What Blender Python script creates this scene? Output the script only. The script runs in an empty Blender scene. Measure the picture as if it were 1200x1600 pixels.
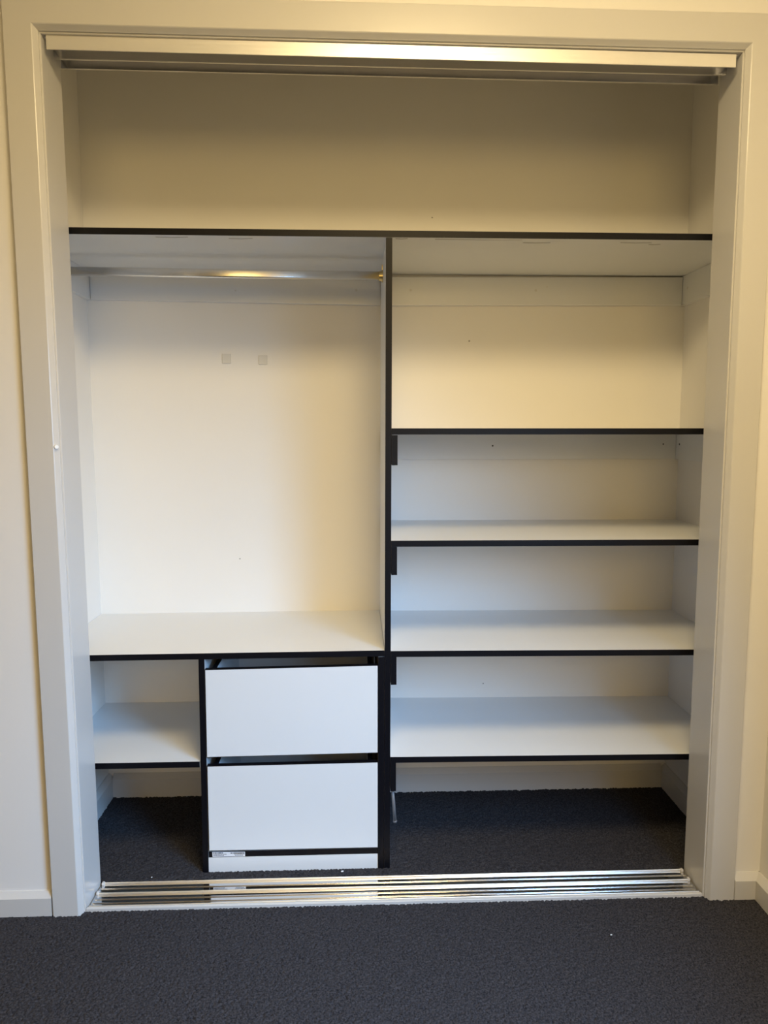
import bpy, bmesh, math
import numpy as np
from mathutils import Matrix, Vector

SC = bpy.context.scene
COL = SC.collection

# ------------------------------------------------------------------ camera
CAM = Vector((-0.0977, -1.7404, 1.2045))
YAW, PITCH, ROLL = 0.035448, -0.111265, -0.001733
cy, sy, cp, sp = math.cos(YAW), math.sin(YAW), math.cos(PITCH), math.sin(PITCH)
fwd = Vector((sy * cp, cy * cp, sp))
rgt = Vector((cy, -sy, 0))
upv = rgt.cross(fwd)
r2 = math.cos(ROLL) * rgt + math.sin(ROLL) * upv
u2 = -math.sin(ROLL) * rgt + math.cos(ROLL) * upv
cam = bpy.data.cameras.new('camera')
cam.sensor_fit = 'HORIZONTAL'
cam.sensor_width = 36
cam.lens = 1138.19 * 36 / 1200
cam.clip_start = 0.02
co = bpy.data.objects.new('camera', cam)
COL.objects.link(co)
co.matrix_world = Matrix(((r2.x, u2.x, -fwd.x, CAM.x), (r2.y, u2.y, -fwd.y, CAM.y),
                          (r2.z, u2.z, -fwd.z, CAM.z), (0, 0, 0, 1)))
SC.camera = co

# ------------------------------------------------------------------ world, lights, exposure
world = bpy.data.worlds.new('world')
world.use_nodes = True
world.node_tree.nodes['Background'].inputs[0].default_value = (0.50, 0.74, 1.0, 1)   # open blue sky
world.node_tree.nodes['Background'].inputs[1].default_value = 1.0
SC.world = world
SC.view_settings.view_transform = 'Standard'
SC.view_settings.look = 'None'
SC.view_settings.gamma = 1
SC.view_settings.exposure = 0.0
try:
    SC.view_settings.use_curve_mapping = False
except Exception:
    pass

# daylight entering through the window of the right-hand wall; sky light, so it falls inwards and downwards
WIN_Y0, WIN_Y1, WIN_Z0, WIN_Z1 = -1.80, -0.80, 0.75, 2.00
la = bpy.data.lights.new('window_daylight', 'AREA')
la.shape = 'RECTANGLE'
la.size, la.size_y = 0.55, 0.7
la.energy = 15.5
la.color = (0.28, 0.57, 1)
la.spread = math.radians(92)
lo = bpy.data.objects.new('window_daylight', la)
COL.objects.link(lo)
lo.location = (0.86, -1.3, 1.28)
lo.rotation_euler = Vector((-0.653, 0.510, -0.559)).to_track_quat('-Z', 'Y').to_euler()

# added warm fill light, high on the unseen rear wall; no known source there
lb = bpy.data.lights.new('rear_fill_light', 'AREA')
lb.shape = 'RECTANGLE'
lb.size, lb.size_y = 1.6, 0.8
lb.energy = 22.0
lb.color = (1, 0.682, 0.235)
lbo = bpy.data.objects.new('rear_fill_light', lb)
COL.objects.link(lbo)
lbo.location = (0, -3.95, 1.9)
lbo.rotation_euler = Vector((0, 1, 0)).to_track_quat('-Z', 'Y').to_euler()

FENCE_H = 2.1

LAMP = (0.12, -1.15, 2.45)
LAMP_POWER = 37.0
LAMP_COLOR = (1, 0.765, 0.405)

# ------------------------------------------------------------------ materials
def nodes(m):
    m.use_nodes = True
    nt = m.node_tree
    return nt, nt.nodes, nt.links, nt.nodes['Principled BSDF']


def paint(name, col, rough=0.6, bump=0.0, scale=60, var=0.02, spec=0.5):
    m = bpy.data.materials.new(name)
    nt, N, L, b = nodes(m)
    tc = N.new('ShaderNodeTexCoord')
    n = N.new('ShaderNodeTexNoise')
    n.inputs['Scale'].default_value = 2.5
    n.inputs['Detail'].default_value = 5
    L.new(tc.outputs['Object'], n.inputs['Vector'])
    r = N.new('ShaderNodeValToRGB')
    r.color_ramp.elements[0].position = 0.3
    r.color_ramp.elements[1].position = 0.7
    r.color_ramp.elements[0].color = tuple(c * (1 - var) for c in col) + (1,)
    r.color_ramp.elements[1].color = tuple(min(1, c * (1 + var)) for c in col) + (1,)
    L.new(n.outputs['Fac'], r.inputs['Fac'])
    L.new(r.outputs['Color'], b.inputs['Base Color'])
    b.inputs['Roughness'].default_value = rough
    b.inputs['Specular IOR Level'].default_value = spec
    if bump:
        n2 = N.new('ShaderNodeTexNoise')
        n2.inputs['Scale'].default_value = scale
        n2.inputs['Detail'].default_value = 3
        L.new(tc.outputs['Object'], n2.inputs['Vector'])
        bp = N.new('ShaderNodeBump')
        bp.inputs['Strength'].default_value = bump
        bp.inputs['Distance'].default_value = 0.002
        L.new(n2.outputs['Fac'], bp.inputs['Height'])
        L.new(bp.outputs['Normal'], b.inputs['Normal'])
    return m


def metal(name, col, rough=0.15, brushed=True):
    m = bpy.data.materials.new(name)
    nt, N, L, b = nodes(m)
    b.inputs['Base Color'].default_value = col + (1,)
    b.inputs['Metallic'].default_value = 1
    b.inputs['Roughness'].default_value = rough
    if brushed:
        tc = N.new('ShaderNodeTexCoord')
        mp = N.new('ShaderNodeMapping')
        mp.inputs['Scale'].default_value = (1.5, 400, 400)
        n = N.new('ShaderNodeTexNoise')
        n.inputs['Scale'].default_value = 1
        n.inputs['Detail'].default_value = 2
        L.new(tc.outputs['Object'], mp.inputs['Vector'])
        L.new(mp.outputs['Vector'], n.inputs['Vector'])
        mr = N.new('ShaderNodeMapRange')
        mr.inputs['To Min'].default_value = rough * 0.7
        mr.inputs['To Max'].default_value = rough * 1.4
        L.new(n.outputs['Fac'], mr.inputs['Value'])
        L.new(mr.outputs['Result'], b.inputs['Roughness'])
    return m


def plain(name, col, rough=0.5, spec=0.5):
    return paint(name, col, rough, var=0.04, spec=spec)


M_WALL = paint('wall_paint', (0.81, 0.795, 0.775), 0.7, 0.08, 90, 0.01)
M_CLOSET = paint('closet_wall_paint', (0.86, 0.84, 0.80), 0.7, 0.08, 90, 0.01)
M_FEATURE = paint('rear_wall_paint', (0.68, 0.65, 0.61), 0.7, 0.08, 90, 0.01)
M_CEIL = paint('ceiling_paint', (0.82, 0.80, 0.76), 0.8, 0.03, 80, 0.01)
M_TRIM = paint('trim_gloss_paint', (0.62, 0.61, 0.595), 0.28, 0.03, 40, 0.01)
M_WHITE = paint('white_melamine', (0.765, 0.775, 0.78), 0.3, 0.01, 200, 0.01)
M_BLACK = plain('black_edge_band', (0.0035, 0.0035, 0.006), 0.45, 0.2)
M_ALU = metal('aluminium', (0.64, 0.64, 0.66), 0.17)
M_ALU_DULL = metal('anodised_aluminium', (0.86, 0.84, 0.80), 0.38)
M_ALU_SHINY = metal('polished_aluminium', (0.74, 0.74, 0.74), 0.045)
M_FASCIA = metal('satin_fascia', (0.86, 0.84, 0.80), 0.36)
M_FASCIA.node_tree.nodes['Principled BSDF'].inputs['Metallic'].default_value = 0.55
M_CHROME = metal('chrome', (0.88, 0.86, 0.82), 0.27, False)
M_BRASS = metal('yellowed_metal', (0.75, 0.60, 0.30), 0.3, False)
M_PLASTIC = plain('grey_plastic', (0.15, 0.15, 0.16), 0.45)
M_CLEAR = plain('pale_plastic', (0.62, 0.60, 0.58), 0.25)
M_DARK = plain('dark_metal', (0.03, 0.03, 0.03), 0.5)
M_PAPER = plain('sticker_paper', (0.8, 0.81, 0.84), 0.5)
M_INK = plain('sticker_ink', (0.06, 0.06, 0.08), 0.6)
M_SCUFF = plain('grey_scuff', (0.38, 0.36, 0.33), 0.7)
M_PAD = paint('adhesive_pad', (0.72, 0.70, 0.65), 0.6)
M_DOT = plain('filler_dot', (0.68, 0.67, 0.64), 0.6)


def carpet_mat():
    m = bpy.data.materials.new('charcoal_loop_carpet')
    nt, N, L, b = nodes(m)
    tc = N.new('ShaderNodeTexCoord')
    n = N.new('ShaderNodeTexNoise')
    n.inputs['Scale'].default_value = 260
    n.inputs['Detail'].default_value = 2
    L.new(tc.outputs['Object'], n.inputs['Vector'])
    r = N.new('ShaderNodeValToRGB')
    r.color_ramp.elements[0].position = 0.3
    r.color_ramp.elements[0].color = (0.014, 0.0135, 0.0165, 1)
    r.color_ramp.elements[1].position = 0.72
    r.color_ramp.elements[1].color = (0.060, 0.057, 0.063, 1)
    L.new(n.outputs['Fac'], r.inputs['Fac'])
    L.new(r.outputs['Color'], b.inputs['Base Color'])
    b.inputs['Roughness'].default_value = 0.95
    b.inputs['Specular IOR Level'].default_value = 0.15
    return m


M_CARPET = carpet_mat()


# ------------------------------------------------------------------ helpers
def obj(name, bm, mat, parent=None, smooth=False):
    bmesh.ops.recalc_face_normals(bm, faces=bm.faces)
    me = bpy.data.meshes.new(name)
    bm.to_mesh(me)
    bm.free()
    me.materials.append(mat)
    if smooth:
        for p in me.polygons:
            p.use_smooth = True
    o = bpy.data.objects.new(name, me)
    COL.objects.link(o)
    if parent:
        o.parent = parent
        o.matrix_parent_inverse = Matrix.Translation(-abs_loc(parent))
    return o


def abs_loc(o):
    v = o.location.copy()
    # meshes of this script are modelled in world space; only Empties carry a location
    return v if o.type == 'EMPTY' else (Vector((0, 0, 0)) if not o.parent else Vector((0, 0, 0)))


def thing(name, label, cat, loc, group=None):
    o = bpy.data.objects.new(name, None)
    o.empty_display_size = 0.05
    o.location = loc
    COL.objects.link(o)
    tag(o, label, cat, group)
    return o


def tag(o, label, cat, group=None):
    o['label'] = label
    o['category'] = cat
    if group:
        o['group'] = group
    return o


def struct(o):
    o['kind'] = 'structure'
    return o


def hexa(bm, c, bevel=0.0):
    """c: 8 corners, (x0y0z0, x1y0z0, x1y1z0, x0y1z0) then the same four above"""
    vs = [bm.verts.new(p) for p in c]
    fs = [bm.faces.new([vs[i] for i in f]) for f in
          ((3, 2, 1, 0), (4, 5, 6, 7), (0, 1, 5, 4), (1, 2, 6, 5), (2, 3, 7, 6), (3, 0, 4, 7))]
    if bevel:
        es = list({e for f in fs for e in f.edges})
        bmesh.ops.bevel(bm, geom=es, offset=bevel, segments=1, affect='EDGES', profile=0.5)
    return bm


def box(x0, x1, y0, y1, z0, z1, bevel=0.0, bm=None):
    bm = bm or bmesh.new()
    return hexa(bm, [(x0, y0, z0), (x1, y0, z0), (x1, y1, z0), (x0, y1, z0),
                     (x0, y0, z1), (x1, y0, z1), (x1, y1, z1), (x0, y1, z1)], bevel)


def slab(x0, x1, y0, y1, zl0, zl1, zr0, zr1, bevel=0.0, bm=None, xt0=None, xt1=None):
    """box whose left end spans zl0..zl1 and right end zr0..zr1 (xt: x at the top if it leans)"""
    bm = bm or bmesh.new()
    xt0 = x0 if xt0 is None else xt0
    xt1 = x1 if xt1 is None else xt1
    return hexa(bm, [(x0, y0, zl0), (x1, y0, zr0), (x1, y1, zr0), (x0, y1, zl0),
                     (xt0, y0, zl1), (xt1, y0, zr1), (xt1, y1, zr1), (xt0, y1, zl1)], bevel)


def tube(bm, a, b, r0, r1=None, seg=24, caps=True):
    a, b = Vector(a), Vector(b)
    r1 = r0 if r1 is None else r1
    q = (b - a).to_track_quat('Z', 'Y')
    ra, rb = [], []
    for i in range(seg):
        t = 2 * math.pi * i / seg
        v = q @ Vector((math.cos(t), math.sin(t), 0))
        ra.append(bm.verts.new(a + v * r0))
        rb.append(bm.verts.new(b + v * r1))
    for i in range(seg):
        j = (i + 1) % seg
        bm.faces.new((ra[i], ra[j], rb[j], rb[i]))
    if caps:
        bm.faces.new(ra[::-1])
        bm.faces.new(rb)
    return bm


def extrude_x(prof, x0, x1, z_l=0.0, z_r=0.0, bm=None):
    """prism along x of a (y, z) profile; z_l / z_r lift the two ends"""
    bm = bm or bmesh.new()
    A = [bm.verts.new((x0, y, z + z_l)) for y, z in prof]
    B = [bm.verts.new((x1, y, z + z_r)) for y, z in prof]
    n = len(prof)
    for i in range(n):
        j = (i + 1) % n
        bm.faces.new((A[i], A[j], B[j], B[i]))
    bm.faces.new(A[::-1])
    bm.faces.new(B)
    return bm


def loft(secs, bm=None):
    """joins equal-length rings of points, capping both ends"""
    bm = bm or bmesh.new()
    R = [[bm.verts.new(p) for p in s] for s in secs]
    n = len(secs[0])
    for a, b in zip(R, R[1:]):
        for i in range(n):
            j = (i + 1) % n
            bm.faces.new((a[i], a[j], b[j], b[i]))
    bm.faces.new(R[0][::-1])
    bm.faces.new(R[-1])
    return bm


# ------------------------------------------------------------------ dimensions (metres)
W = 0.79035          # half the opening
JD = 0.1093          # depth of the jamb
XL, XR, D = -0.9271, 0.9378, 0.5861     # closet side walls and back wall
YS = 0.145           # front plane of the shelves
T = 0.016            # board thickness
CEIL = 2.45
RX0, RY0 = -3.0, -4.0                   # far side of the bedroom
JLt, JRt = 0.7928, 0.7867               # jamb half-widths at the head
HL, HR = 2.0773, 2.0627                 # head height, left and right

# ------------------------------------------------------------------ the room
struct(obj('ceiling', box(RX0, XR, RY0, D, CEIL, CEIL + 0.05), M_CEIL))
bm = box(RX0, -W - 0.02, 0.0, JD - 0.012, -0.01, CEIL)
box(W + 0.02, XR, 0.0, JD - 0.012, -0.01, CEIL, bm=bm)
box(-W - 0.02, W + 0.02, 0.0, JD - 0.012, 2.10, CEIL, bm=bm)
struct(obj('wall_front', bm, M_WALL))
bm = box(XR, XR + 0.1, WIN_Y1, D, -0.01, CEIL)
box(XR, XR + 0.1, RY0, WIN_Y0, -0.01, CEIL, bm=bm)
box(XR, XR + 0.1, WIN_Y0, WIN_Y1, -0.01, WIN_Z0, bm=bm)
box(XR, XR + 0.1, WIN_Y0, WIN_Y1, WIN_Z1, CEIL, bm=bm)
struct(obj('wall_right', bm, M_WALL))
struct(obj('wall_far_left', box(RX0 - 0.1, RX0, RY0, 0.0, -0.01, CEIL), M_FEATURE))
struct(obj('wall_rear', box(RX0 - 0.1, XR + 0.1, RY0 - 0.1, RY0, -0.01, CEIL), M_FEATURE))
struct(obj('wall_left', box(XL - 0.06, XL, JD - 0.012, D, -0.01, CEIL), M_CLOSET))
wb_ = struct(obj('wall_back', box(XL - 0.06, XR + 0.1, D, D + 0.08, -0.01, CEIL), M_CLOSET))


# floor: coarse sheet everywhere, real loop pile where the photograph shows it
def carpet(name, x0, x1, y0, y1, z, step=0.0024, skip=None):
    nx, ny = int((x1 - x0) / step) + 1, int((y1 - y0) / step) + 1
    X, Yy = np.meshgrid(np.linspace(x0, x1, nx), np.linspace(y0, y1, ny))
    rng = np.random.default_rng(5)
    gx, gy = 0.0085, 0.0070
    # hex lattice of loops with jittered centres
    ni, nj = int((x1 - x0) / gx) + 6, int((y1 - y0) / gy) + 6
    J = rng.normal(0, 0.0011, (nj, ni, 2))
    A = rng.uniform(0.75, 1.15, (nj, ni))
    best = np.full(X.shape, -1.0)
    jj = np.floor((Yy - y0) / gy).astype(int)
    for dj in (-1, 0, 1):
        r = jj + dj
        off = (r % 2) * 0.5
        ii = np.round((X - x0) / gx - off).astype(int)
        for di in (-1, 0, 1):
            i = ii + di
            ri, rj = np.clip(i + 2, 0, ni - 1), np.clip(r + 2, 0, nj - 1)
            px = x0 + (i + off) * gx + J[rj, ri, 0]
            py = y0 + (r + 0.5) * gy + J[rj, ri, 1]
            d2 = ((X - px) / 0.0052) ** 2 + ((Yy - py) / 0.0046) ** 2
            h = np.sqrt(np.clip(1 - d2, 0, 1)) * A[rj, ri]
            best = np.maximum(best, h)
    Zz = z + 0.0045 * (best - 0.8) + rng.normal(0, 0.0004, X.shape)
    v = np.stack([X, Yy, Zz], -1).reshape(-1, 3)
    idx = np.arange(nx * ny).reshape(ny, nx)
    f = np.stack([idx[:-1, :-1], idx[:-1, 1:], idx[1:, 1:], idx[1:, :-1]], -1).reshape(-1, 4)
    me = bpy.data.meshes.new(name)
    me.vertices.add(len(v))
    me.vertices.foreach_set('co', v.astype(np.float32).ravel())
    me.loops.add(f.size)
    me.loops.foreach_set('vertex_index', f.ravel().astype(np.int32))
    me.polygons.add(len(f))
    me.polygons.foreach_set('loop_start', np.arange(0, f.size, 4, dtype=np.int32))
    me.update(calc_edges=True)
    me.validate()
    me.polygons.foreach_set('use_smooth', np.ones(len(f), dtype=bool))
    me.materials.append(M_CARPET)
    o = bpy.data.objects.new(name, me)
    COL.objects.link(o)
    return o


fl = struct(obj('floor', box(RX0, XR, RY0, D, -0.03, -0.006), M_CARPET))
c1 = carpet('carpet_pile', -1.3, XR, -0.95, 0.0, 0.0)
c1.parent = fl
c1['kind'] = 'stuff'
c2 = carpet('carpet_pile', XL, XR, 0.114, D, 0.006, 0.003)
c2.parent = fl
c2['kind'] = 'stuff'

# baseboards with a chamfered top
SK = [(-0.015, 0), (0, 0), (0, 0.0605), (-0.003, 0.0605), (-0.015, 0.047)]
struct(obj('baseboard_left', extrude_x(SK, RX0, -0.869), M_TRIM))
SK2 = [(-0.018, 0), (0, 0), (0, 0.066), (-0.003, 0.066), (-0.018, 0.051)]
struct(obj('baseboard_right', extrude_x(SK2, 0.866, XR), M_TRIM))


def skirt_y(x, s, y0, y1, h=0.066):
    pr = [(0, 0), (-0.018 * s, 0), (-0.018 * s, h - 0.015), (-0.003 * s, h), (0, h)]
    return loft([[(x + a, y, b) for a, b in pr] for y in (y0, y1)])


struct(obj('baseboard_side', skirt_y(XR, 1, RY0, 0.0), M_TRIM))
struct(obj('baseboard_closet_left', skirt_y(XL, -1, JD - 0.012, D, 0.082), M_TRIM))
struct(obj('baseboard_closet_right', skirt_y(XR, 1, JD - 0.012, D, 0.082), M_TRIM))
struct(obj('baseboard_back', extrude_x([(D - 0.018, 0), (D, 0), (D, 0.082), (D - 0.003, 0.082), (D - 0.018, 0.067)],
                                       XL + 0.018, XR - 0.018), M_TRIM))

# the window that lights the room (out of the picture)
wn = struct(bpy.data.objects.new('window_1', None))
wn.location = (XR + 0.05, (WIN_Y0 + WIN_Y1) / 2, WIN_Z0)
COL.objects.link(wn)
bm = box(XR + 0.02, XR + 0.07, WIN_Y0, WIN_Y0 + 0.04, WIN_Z0, WIN_Z1)
box(XR + 0.02, XR + 0.07, WIN_Y1 - 0.04, WIN_Y1, WIN_Z0, WIN_Z1, bm=bm)
box(XR + 0.02, XR + 0.07, WIN_Y0, WIN_Y1, WIN_Z0, WIN_Z0 + 0.04, bm=bm)
box(XR + 0.02, XR + 0.07, WIN_Y0, WIN_Y1, WIN_Z1 - 0.04, WIN_Z1, bm=bm)
obj('window_or_fill_frame', bm, M_ALU_DULL, wn)
mg = bpy.data.materials.new('window_glass')
mg.use_nodes = True
nt = mg.node_tree
nt.nodes.clear()
N, L = nt.nodes, nt.links
out, mx, tr_, gl = [N.new('ShaderNode' + k) for k in ('OutputMaterial', 'MixShader', 'BsdfTransparent', 'BsdfGlossy')]
gl.inputs['Roughness'].default_value = 0.02
mx.inputs[0].default_value = 0.06
L.new(tr_.outputs[0], mx.inputs[1])
L.new(gl.outputs[0], mx.inputs[2])
L.new(mx.outputs[0], out.inputs[0])
obj('pane', box(XR + 0.042, XR + 0.048, WIN_Y0 + 0.04, WIN_Y1 - 0.04, WIN_Z0 + 0.04, WIN_Z1 - 0.04), mg, wn)
# outside the window: ground and the boundary fence that hides the lower sky
struct(obj('ground', box(XR + 0.1, 6.0, -8, 6, -0.4, -0.3), plain('dry_ground', (0.22, 0.20, 0.16), 0.9)))
struct(obj('wall_outside', box(2.6, 2.7, -8, 6, -0.3, FENCE_H), plain('fence_paint', (0.30, 0.28, 0.24), 0.8)))

# invented frame round the added warm fill light (out of the picture)
w2 = struct(bpy.data.objects.new('rear_fill_surround', None))
w2.location = (0, RY0, 1.5)
COL.objects.link(w2)
bm = box(-0.86, 0.86, RY0, RY0 + 0.03, 1.44, 1.49)
box(-0.86, 0.86, RY0, RY0 + 0.03, 2.31, 2.36, bm=bm)
box(-0.86, -0.81, RY0, RY0 + 0.03, 1.49, 2.31, bm=bm)
box(0.81, 0.86, RY0, RY0 + 0.03, 1.49, 2.31, bm=bm)
obj('window_or_fill_frame', bm, M_TRIM, w2)  # surround of the added fill light; the wall behind it is solid

# ------------------------------------------------------------------ door frame: jambs, head, architraves
dr = struct(bpy.data.objects.new('door_1', None))
dr.location = (0, 0, 0)
COL.objects.link(dr)
for s, wb, wt, h in ((-1, W, JLt, HL), (1, W, JRt, HR)):
    c = [(s * wb, 0, -0.006), (s * (wb + .019), 0, -0.006), (s * (wb + .019), JD, -0.006), (s * wb, JD, -0.006),
         (s * wt, 0, h), (s * (wt + .019), 0, h), (s * (wt + .019), JD, h), (s * wt, JD, h)]
    obj('side_jamb', hexa(bmesh.new(), c, 0.0012), M_TRIM, dr)
obj('head_jamb', slab(-JLt - .019, JRt + .019, 0, JD, HL, HL + .019, HR, HR + .019, 0.0012), M_TRIM, dr)
# architrave profile: (distance out from the jamb face, y)
AP = [(0.0035, 0.0), (0.0035, -0.0045), (0.0045, -0.0055), (0.0117, -0.0153), (0.0135, -0.0165), (0.0735, -0.0165),
      (0.0755, -0.0145), (0.0755, 0.0)]
AP = [(a, y) for a, y in AP]
for s, wb, wt, h in ((-1, W, JLt, HL), (1, W, JRt, HR)):
    obj('architrave', loft([[(s * (wb + a), y, -0.006) for a, y in AP],
                            [(s * (wt + a), y, h + a) for a, y in AP]]), M_TRIM, dr)
obj('architrave', loft([[(-JLt - a, y, HL + a) for a, y in AP], [(JRt + a, y, HR + a) for a, y in AP]]), M_TRIM, dr)
bm = bmesh.new()
tube(bm, (-0.8008, -0.0115, 1.1683), (-0.797, -0.0165, 1.1683), 0.0055, 0.0045, 16)
o = obj('screw_cap', bm, plain('white_cap', (0.85, 0.84, 0.80), 0.4), dr)
o['label'] = 'small round white cap on the bevel of the left architrave'

# ------------------------------------------------------------------ sliding-door tracks
tt = thing('sliding_door_track', 'aluminium overhead sliding door track fixed under the head of the opening', 'track',
           (0, 0.055, 2.07))
FX0, FX1 = -0.7835, 0.7745
obj('fascia', slab(FX0, FX1, 0.006, 0.0085, 2.0475, 2.0785 - .0008, 2.0325, 2.0605), M_FASCIA, tt)
for y, zl, zr in ((0.058, 2.0513, 2.0390), (0.100, 2.0505, 2.0372)):
    obj('guide_fin', slab(-0.7890, 0.7795, y, y + 0.002, zl, HL - 0.002, zr, HR - 0.002), M_ALU, tt)
    bm = slab(-0.7890, 0.7795, y - 0.0012, y + 0.0035, zl, zl + 0.002, zr, zr + 0.002)
    obj('fin_lip', bm, M_ALU, tt)
obj('track_plate', slab(-0.7890, 0.7795, 0.0085, 0.102, HL - .004, HL - .001, HR - .004, HR - .001), M_ALU, tt)

bt = thing('sliding_door_track', 'polished aluminium floor track with raised rails along the closet threshold', 'track',
           (0, 0.06, 0.0))
BX0, BX1 = -0.786, 0.786
obj('base_plate', box(BX0, BX1, 0.009, 0.1115, -0.004, 0.0045), M_ALU_SHINY, bt)


def rail(y, w=0.0045, h=0.0085):
    r = w / 2
    pr = [(y - r, 0.0045), (y - r, 0.0045 + h - r)]
    for k in range(1, 6):
        t = math.pi * k / 6
        pr.append((y - r * math.cos(t), 0.0045 + h - r + r * math.sin(t)))
    pr += [(y + r, 0.0045 + h - r), (y + r, 0.0045)]
    return extrude_x(pr, BX0 + .004, BX1 - .004)


for y, w, h in ((0.1045, 0.0055, 0.0055), (0.0600, 0.0055, 0.0055)):
    obj('rail', rail(y, w, h), M_ALU_DULL, bt)
for y in (0.0830, 0.0390, 0.0235):
    obj('rib', rail(y, 0.0025, 0.002), M_ALU, bt)
obj('front_lip', box(BX0, BX1, 0.0075, 0.0105, 0.0, 0.0095, 0.0006), M_ALU_DULL, bt)
for s in (-1, 1):
    for y in (0.060, 0.1000):
        bm = box(s * 0.7810 - 0.0035, s * 0.7810 + 0.0035, y - 0.004, y + 0.006, 0.0045, 0.0125, 0.0015)
        o = obj('end_stop', bm, M_CLEAR, bt)
        o['label'] = 'pale plastic end stop'
struct(obj('trim_1', box(-0.7895, 0.7895, -0.001, 0.0075, -0.006, 0.0075, 0.0008), M_TRIM))

# ------------------------------------------------------------------ closet joinery
EB = 0.0012


def dz(z):
    """left face of the leaning divider"""
    return -0.0248 - (1.6835 - z) * 0.0046


def board(name, label, x0, x1, zl, zr, y1=D - 0.0005, xr_top=None):
    """shelf: white board whose top is at zl / zr, black edge band along its front"""
    t = thing(name, label, 'shelf', ((x0 + x1) / 2, YS, (zl + zr) / 2 - T))
    obj('board', slab(x0, x1, YS + EB, y1, zl - T, zl, zr - T, zr), M_WHITE, t)
    e = obj('edge_band', slab(x0, x1, YS, YS + EB, zl - T, zl, zr - T, zr), M_BLACK, t)
    e['label'] = 'black front edge'
    return t


G = 0.0006
top = board('top_shelf', 'full-width white shelf with black front edge, topmost in the closet', XL + G, XR - G, 1.7035, 1.6993)
shelf_spec = [
    (1.2103, 1.2089, 'right-bay white shelf, first below the full-width top shelf'),
    (0.9179, 0.9150, 'right-bay white shelf with a scuff mark near its right end'),
    (0.6205, 0.6137, 'right-bay white shelf level with the top of the drawers'),
    (0.3253, 0.3183, 'lowest right-bay white shelf, just above the closet carpet'),
]
SH = []
for zl, zr, lab in shelf_spec:
    s = board('shelf', lab, dz(zl) + T + G, XR - G, zl, zr)
    s['group'] = 'right-bay shelves'
    SH.append(s)
mid = board('shelf', 'left-bay white shelf lying over the two-drawer unit', XL + G, dz(0.62) - G, 0.6191, 0.6225)
low = board('shelf', 'short white shelf left of the drawer unit, above the carpet', XL + G, -0.5275, 0.3223, 0.3220)

# divider
dv = thing('divider_panel', 'tall white upright divider with black front edge between left and right bays', 'panel',
           (dz(0), YS, 0))
z0, z1 = 0.004, 1.6840
obj('board', slab(dz(z0), dz(z0) + T, YS + EB, D - 0.019, z0, z1, z0, z1, 0, None, dz(z1), dz(z1) + T), M_WHITE, dv)
e = obj('edge_band', slab(dz(z0), dz(z0) + T, YS, YS + EB, z0, z1, z0, z1, 0, None, dz(z1), dz(z1) + T), M_BLACK, dv)
e['label'] = 'black front edge'


def disc(x, y, z, r, ax):
    bm = bmesh.new()
    a = Vector((x, y, z))
    return tube(bm, a, a + Vector(ax) * 0.0008, r, r, 12)


# cleats fixed to the divider under the right shelves
cl_spec = [(1.1927, 1.1153, 'first'), (0.9012, 0.8265, 'second'), (0.6045, 0.5278, 'third'), (0.3093, 0.2286, 'lowest')]
names = ['black-fronted cleat on the divider under the first right-bay shelf',
         'black-fronted cleat on the divider under the scuffed right-bay shelf',
         'black-fronted cleat on the divider under the shelf level with the drawers',
         'black-fronted cleat on the divider under the lowest shelf, grey peg below it']
for (zt, zb, _), lab in zip(cl_spec, names):
    x0 = dz(zt) + T + G
    t = thing('shelf_cleat', lab, 'cleat', (x0, YS, zb), 'cleats on the divider')
    obj('batten', box(x0, x0 + 0.0150, YS + EB, D - 0.020, zb, zt - 0.0008), M_WHITE, t)
    e = obj('edge_band', box(x0, x0 + 0.0150, YS, YS + EB, zb, zt), M_BLACK, t)
    e['label'] = 'black front end'
    if zb < 0.25:
        bm = bmesh.new()
        tube(bm, (x0 + 0.0065, YS + 0.012, zb), (x0 + 0.0065, YS + 0.012, zb - 0.004), 0.0068, 0.0062, 16)
        tube(bm, (x0 + 0.0065, YS + 0.012, zb - 0.004), (x0 + 0.013, YS + 0.0145, zb - 0.094), 0.0042, 0.0047, 16)
        tube(bm, (x0 + 0.013, YS + 0.0145, zb - 0.092), (x0 + 0.0132, YS + 0.0145, zb - 0.097), 0.0056, 0.0056, 16)
        o = obj('peg', bm, M_PLASTIC, t, True)
        o['label'] = 'thin grey plastic peg with a flat cap'


# white cleats along the back and side walls
def back_cleat(lab, x0, x1, zl0, zl1, zr0, zr1, dots=()):
    t = thing('wall_cleat', lab, 'cleat', ((x0 + x1) / 2, D, zl0), 'white cleats on the closet walls')
    obj('batten', slab(x0, x1, D - 0.016, D, zl0, zl1, zr0, zr1, 0.0006), M_WHITE, t)
    for x, z, r, m, n in dots:
        obj(n, disc(x, D - 0.016, z, r, (0, -1, 0)), m, t)
    return t


back_cleat('white cleat on the back wall behind the hanging rail', XL + 0.017, dz(1.6) - G, 1.6040, 1.6872, 1.5905, 1.6838,
           [(-0.47, 1.632, 0.003, M_DOT, 'filler_dot'), (-0.10, 1.635, 0.004, M_DOT, 'filler_dot')])
back_cleat('white cleat on the back wall under the top shelf, right bay', dz(1.6) + T + 0.004, XR - 0.017, 1.5900, 1.6756,
           1.5940, 1.6760 + 0.0035,
           [(0.068, 1.636, 0.004, M_DOT, 'filler_dot'), (0.458, 1.637, 0.004, M_DOT, 'filler_dot'),
            (0.493, 1.648, 0.002, M_DOT, 'filler_dot')])
back_cleat('white cleat on the back wall under the first right-bay shelf', dz(1.1) + T + 0.016, XR - 0.017, 1.1134, 1.1938,
           1.1126, 1.1926,
           [(0.330, 1.1560, 0.0028, M_DARK, 'screw'), (0.880, 1.1600, 0.0022, M_DARK, 'screw')])


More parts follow.
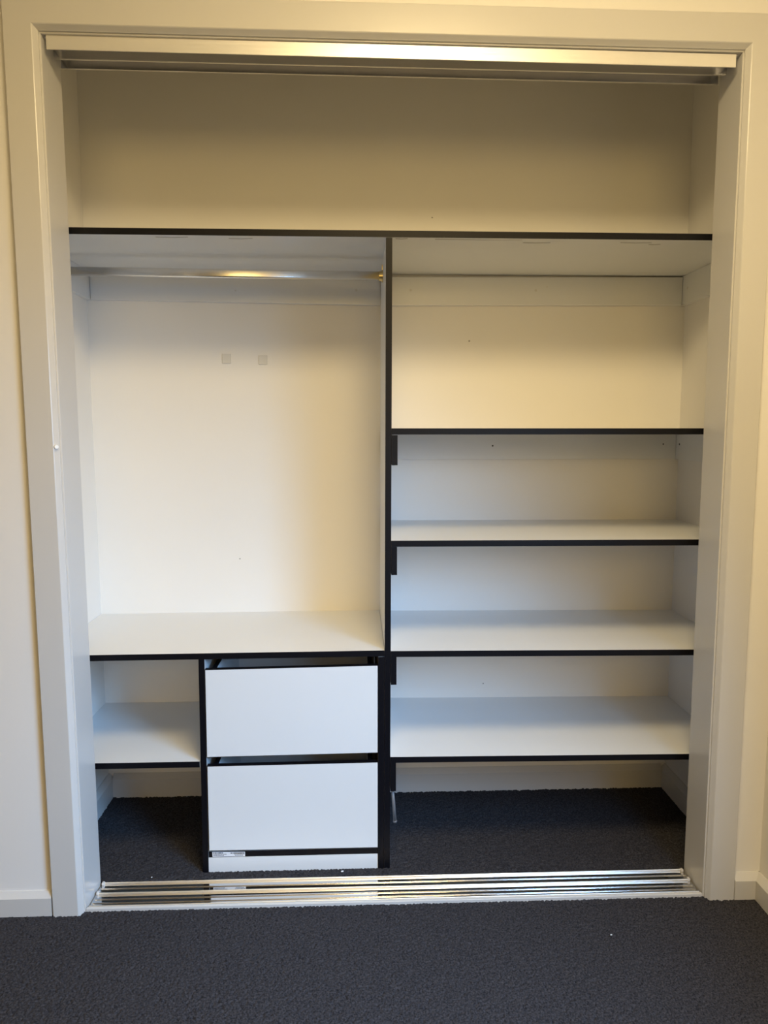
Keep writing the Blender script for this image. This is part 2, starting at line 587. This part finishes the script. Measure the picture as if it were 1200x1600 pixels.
def side_cleat(lab, x, s, z0, z1, z0f, dots=()):
    t = thing('wall_cleat', lab, 'cleat', (x, 0.37, z0), 'white cleats on the closet walls')
    c = [(x, YS + .004, z0f), (x + s * .016, YS + .004, z0f), (x + s * .016, D, z0), (x, D, z0),
         (x, YS + .004, z1), (x + s * .016, YS + .004, z1), (x + s * .016, D, z1), (x, D, z1)]
    obj('batten', hexa(bmesh.new(), c, 0.0006), M_WHITE, t)
    for y, z, r, m, n in dots:
        obj(n, disc(x + s * 0.016, y, z, r, (s, 0, 0)), m, t)
    return t


side_cleat('white cleat on the left closet wall under the top shelf', XL, 1, 1.604, 1.6872, 1.604)
side_cleat('white cleat on the right closet wall under the top shelf', XR, -1, 1.5940, 1.6828, 1.5935,
           [(0.535, 1.64, 0.004, M_DOT, 'filler_dot')])
side_cleat('white cleat on the right closet wall under the first right-bay shelf', XR, -1, 1.1120, 1.1925, 1.1105,
           [(0.545, 1.160, 0.003, M_DARK, 'screw')])

# small marks on the closet's painted back wall
for x, z, r in ((0.254, 1.484, 0.0028), (-0.479, 0.796, 0.0022), (0.313, 0.370, 0.0022), (0.135, 1.857, 0.0024)):
    obj('wall_mark', disc(x, D - 0.0002, z, r, (0, -1, 0)), M_SCUFF, wb_)

# scuffs and a nail on the right-bay shelf
sc = SH[1]
zs = 0.9152
bm = bmesh.new()


def stroke(bm, pts, w, z):
    for (xa, ya), (xb, yb) in zip(pts, pts[1:]):
        d = Vector((xb - xa, yb - ya, 0)).normalized()
        n = Vector((-d.y, d.x, 0)) * w / 2
        a, b = Vector((xa, ya, z)), Vector((xb, yb, z))
        loft([[a + n, a - n, a - n + Vector((0, 0, .0003)), a + n + Vector((0, 0, .0003))],
              [b + n, b - n, b - n + Vector((0, 0, .0003)), b + n + Vector((0, 0, .0003))]], bm)


stroke(bm, [(0.700, 0.300), (0.712, 0.275), (0.730, 0.262), (0.770, 0.268), (0.800, 0.268)], 0.0022, zs - .0002)
obj('scuff_mark', bm, M_SCUFF, sc)
bm = bmesh.new()
stroke(bm, [(0.712, 0.222), (0.718, 0.216)], 0.0030, zs - .0002)
obj('scuff_mark', bm, M_SCUFF, sc)
bm = bmesh.new()
stroke(bm, [(0.738, 0.328), (0.748, 0.324)], 0.0060, zs - .0002)
obj('scuff_mark', bm, M_SCUFF, sc)
bm = bmesh.new()
tube(bm, (0.868, 0.50, 0.8995), (0.868, 0.50, 0.8850), 0.0024, 0.0018, 10)
obj('nail', bm, M_DARK, sc)

# grimy smears on the underside, behind the front edge of the top shelf
for x0, x1, y in ((-0.60, -0.52, 0.165), (-0.42, -0.36, 0.172), (0.0, 0.03, 0.158), (0.10, 0.36, 0.160), (0.33, 0.40, 0.185),
                  (0.58, 0.66, 0.175), (0.66, 0.69, 0.190)):
    zz = 1.7035 + (1.6993 - 1.7035) * (x0 - XL) / (XR - XL) - T - 0.0006
    bm = bmesh.new()
    stroke(bm, [(x0, y), ((x0 + x1) / 2, y + .003), (x1, y - .002)], 0.004, zz + 0.0001)
    obj('scuff_mark', bm, M_SCUFF, top)

# hanging rail
rl = thing('wardrobe_rail', 'chrome hanging rail across the left bay under the top shelf', 'rail', (-0.48, 0.37, 1.64))
yR = 0.37
bm = bmesh.new()
prof = []                # flattened tube: flat front and back faces, rounded top and bottom
for cz_, t0 in ((0.0070, 0.0), (0.0070, math.pi / 2), (-0.0070, math.pi), (-0.0070, 1.5 * math.pi)):
    cy_ = 0.0022 if t0 in (0.0, 1.5 * math.pi) else -0.0022
    for k in range(7):
        t = t0 + math.pi / 2 * k / 6
        prof.append((yR + cy_ + 0.0048 * math.cos(t), cz_ + 0.0050 * math.sin(t)))
loft([[(x_, a, z_ + b) for a, b in prof] for x_, z_ in ((XL + 0.017, 1.6450), (dz(1.64) - 0.003, 1.6368))], bm)
obj('tube', bm, M_CHROME, rl, False)
for p in rl.children[0].data.polygons:
    p.use_smooth = len(p.vertices) == 4
for x, s in ((XL + 0.0165, 1), (dz(1.64) - G, -1)):
    z = 1.6453 if s > 0 else 1.6365
    bm = bmesh.new()
    tube(bm, (x, yR, z), (x + s * 0.010, yR, z), 0.0136, 0.0132, 32)
    tube(bm, (x, yR, z), (x + s * 0.002, yR, z), 0.017, 0.017, 32)
    if s < 0:
        box(x - 0.002, x, yR - 0.006, yR + 0.006, z + 0.010, z + 0.030, bm=bm)
    o = obj('end_socket', bm, M_BRASS if s < 0 else M_CHROME, rl)
    if s < 0:
        o['label'] = 'yellowish end socket'

# two square pads left on the back wall
for x0, x1, za, zb, lab in ((-0.519, -0.492, 1.4135, 1.443, 'left one of two small square pads on the left bay back wall'),
                            (-0.406, -0.379, 1.4100, 1.439, 'right one of two small square pads on the left bay back wall')):
    o = tag(obj('adhesive_pad', box(x0, x1, D - 0.0035, D, za, zb, 0.0008), M_PAD), lab, 'pad', 'pads on the back wall')

# ------------------------------------------------------------------ drawer unit
du = thing('drawer_unit', 'white two-drawer unit with black edges standing on the closet carpet', 'drawers', (-0.28, YS, 0.004))


def ul(z):
    return -0.5222 - (0.605 - z) * 0.0085      # outer face of the left side panel


UZ0, UZ1 = 0.004, 0.6045
ztop_l = 0.6045
p = obj('side_panel', slab(ul(UZ0), ul(UZ0) + .0155, YS + EB, D - .02, UZ0, UZ1, UZ0, UZ1, 0, None, ul(UZ1), ul(UZ1) + .0155),
        M_WHITE, du)
obj('edge_band', slab(ul(UZ0), ul(UZ0) + .0155, YS, YS + EB, UZ0, UZ1, UZ0, UZ1, 0, None, ul(UZ1), ul(UZ1) + .0155), M_BLACK, p)
rp = lambda z: dz(z) - 0.0008
p = obj('side_panel', slab(rp(UZ0) - T, rp(UZ0), YS + EB, D - .02, UZ0, UZ1, UZ0, UZ1 + .001, 0, None, rp(UZ1) - T, rp(UZ1)),
        M_WHITE, du)
obj('edge_band', slab(rp(UZ0) - T, rp(UZ0), YS - .0006, YS + EB, UZ0, UZ1, UZ0, UZ1 + .001, 0, None, rp(UZ1) - T, rp(UZ1)),
    M_BLACK, p)
xl0, xr0 = ul(0.05) + .0157, rp(0.05) - T - .0002
p = obj('bottom_panel', slab(xl0, xr0, YS + .003 + EB, D - .02, 0.0470, 0.0630, 0.0475, 0.0635), M_WHITE, du)
obj('edge_band', slab(xl0, xr0, YS + .003, YS + .003 + EB, 0.0470, 0.0630, 0.0475, 0.0635), M_BLACK, p)
obj('back_panel', box(ul(.3) + .018, rp(.3) - T - .002, D - .036, D - .021, 0.07, 0.60), M_WHITE, du)
o = obj('kickboard', slab(ul(0.01) + .0128, rp(0.01) - T - .0003, YS + .001, YS + .013, 0.004, 0.0466, 0.004, 0.0472), M_WHITE, du)

for nm, (lb, lt, rb, rt), (xlb, xlt, xrb, xrt) in (
        ('upper', (0.3363, 0.5771, 0.3406, 0.5832), (-0.5062, -0.5044, -0.0494, -0.0487)),
        ('lower', (0.0703, 0.3103, 0.0695, 0.3135), (-0.5077, -0.5061, -0.0500, -0.0494))):
    FT = 0.016
    drw = obj('drawer', slab(xlb, xrb, YS - .003, YS - .003 + FT, lb, lt - .0012, rb, rt - .0012, 0, None, xlt, xrt), M_WHITE, du)
    drw['label'] = nm + ' drawer with a plain white handleless front'
    bm = slab(xlt, xrt, YS - .003, YS - .003 + FT, lt - .0012, lt, rt - .0012, rt)
    slab(xlb, xrb, YS - .0022, YS - .003 + FT, lb - .0012, lb, rb - .0012, rb, bm=bm)
    slab(xlb - .0012, xlb, YS - .0022, YS - .003 + FT, lb, lt, lb, lt, 0, bm, xlt - .0012, xlt)
    slab(xrb, xrb + .0008, YS - .0022, YS - .003 + FT, rb, rt, rb, rt, 0, bm, xrt, xrt + .0008)
    e = obj('edge_band', bm, M_BLACK, drw)
    e['label'] = 'black edges of the drawer front'
    ya, yb = YS - .003 + FT, 0.53
    zt = lt - 0.002
    for xs in (xlt + 0.014, xrt - 0.014 - 0.012):
        obj('drawer_side', box(xs, xs + .012, ya, yb, lb + .02, zt - .0012), M_WHITE, drw)
        obj('side_edge', box(xs, xs + .012, ya, yb, zt - .0012, zt), M_BLACK, drw)
    obj('drawer_back', box(xlt + .026, xrt - .026, yb - .012, yb, lb + .02, zt), M_WHITE, drw)
    obj('drawer_base', box(xlt + .026, xrt - .026, ya, yb - .012, lb + .02, lb + .026), M_WHITE, drw)

# barcode sticker on the black edge under the lower drawer
ys_ = YS + .003
st = obj('barcode_sticker', slab(-0.5010, -0.4125, ys_ - .0006, ys_, 0.0488, 0.0626, 0.0482, 0.0612), M_PAPER, du)
st['label'] = 'white barcode sticker on the black edge under the lower drawer'
bm = bmesh.new()
rng = np.random.default_rng(3)


def ink(x, w, z, h):
    k = -0.0066 * (x + 0.5010)
    box(x, x + w, ys_ - .0009, ys_ - .0005, z + k, z + k + h, bm=bm)


x = -0.4985
for w_, h_ in ((.003, .0030), (.005, .0026), (.002, .0026), (.008, .0026), (.003, .0026)):
    ink(x, w_, 0.0582, h_)
    x += w_ + 0.0012
x = -0.4985
while x < -0.465:
    w_ = rng.uniform(.001, .0035)
    ink(x, w_, 0.0546, 0.0018)
    x += w_ + .0008
x = -0.4985
while x < -0.472:
    w_ = rng.uniform(.001, .0035)
    ink(x, w_, 0.0512, 0.0018)
    x += w_ + .0008
for x, w_ in ((-0.4530, .0012), (-0.4505, .0035), (-0.4455, .002)):
    ink(x, w_, 0.0572, 0.0028)
x = -0.4420
while x < -0.4150:
    w_ = rng.choice([.0006, .0009, .0014])
    ink(x, w_, 0.0548, 0.0062)
    x += w_ + rng.choice([.0005, .0008])
x = -0.4400
while x < -0.4170:
    ink(x, .0014, 0.0512, 0.0020)
    x += .0023
obj('barcode_print', bm, M_INK, st)

# crumbs on the carpet in front of the drawers
for x, y, z, r, lab in ((-0.147, 0.131, 0.0085, 0.0034, 'tiny white paper crumb on the carpet by the kickboard'),
                        (0.502, -0.139, 0.0035, 0.0022, 'tiny white fleck on the bedroom carpet near the right jamb'),
                        (-0.660, 0.124, 0.0085, 0.0018, 'tiny pale lint speck on the carpet near the left jamb')):
    bm = bmesh.new()
    bmesh.ops.create_icosphere(bm, subdivisions=1, radius=r)
    for v in bm.verts:
        v.co = Vector((v.co.x * 1.3 + v.co.y * .3, v.co.y, v.co.z * 0.5)) + Vector((x, y, z))
    tag(obj('crumb', bm, M_PAPER), lab, 'crumb', 'crumbs on the carpet')

# ------------------------------------------------------------------ ceiling lamp of the bedroom (out of the picture)
cl = thing('ceiling_light', 'round frosted ceiling light giving warm light to the bedroom', 'lamp', LAMP)
bm = bmesh.new()
tube(bm, LAMP, (LAMP[0], LAMP[1], LAMP[2] - 0.02), 0.315, 0.315, 48)
obj('lamp_base', bm, M_TRIM, cl)
ml = bpy.data.materials.new('frosted_diffuser')
nt, N, L, b = nodes(ml)
b.inputs['Base Color'].default_value = (0.9, 0.88, 0.8, 1)
b.inputs['Emission Color'].default_value = LAMP_COLOR + (1,)
b.inputs['Emission Strength'].default_value = LAMP_POWER
secs = []
for k in range(9):
    t = math.pi / 2 * k / 8
    r, z = 0.300 * math.cos(t) + .0005, LAMP[2] - 0.02 - 0.075 * math.sin(t)
    secs.append([(LAMP[0] + r * math.cos(2 * math.pi * i / 40), LAMP[1] + r * math.sin(2 * math.pi * i / 40), z) for i in range(40)])
obj('diffuser', loft(secs), ml, cl, True)
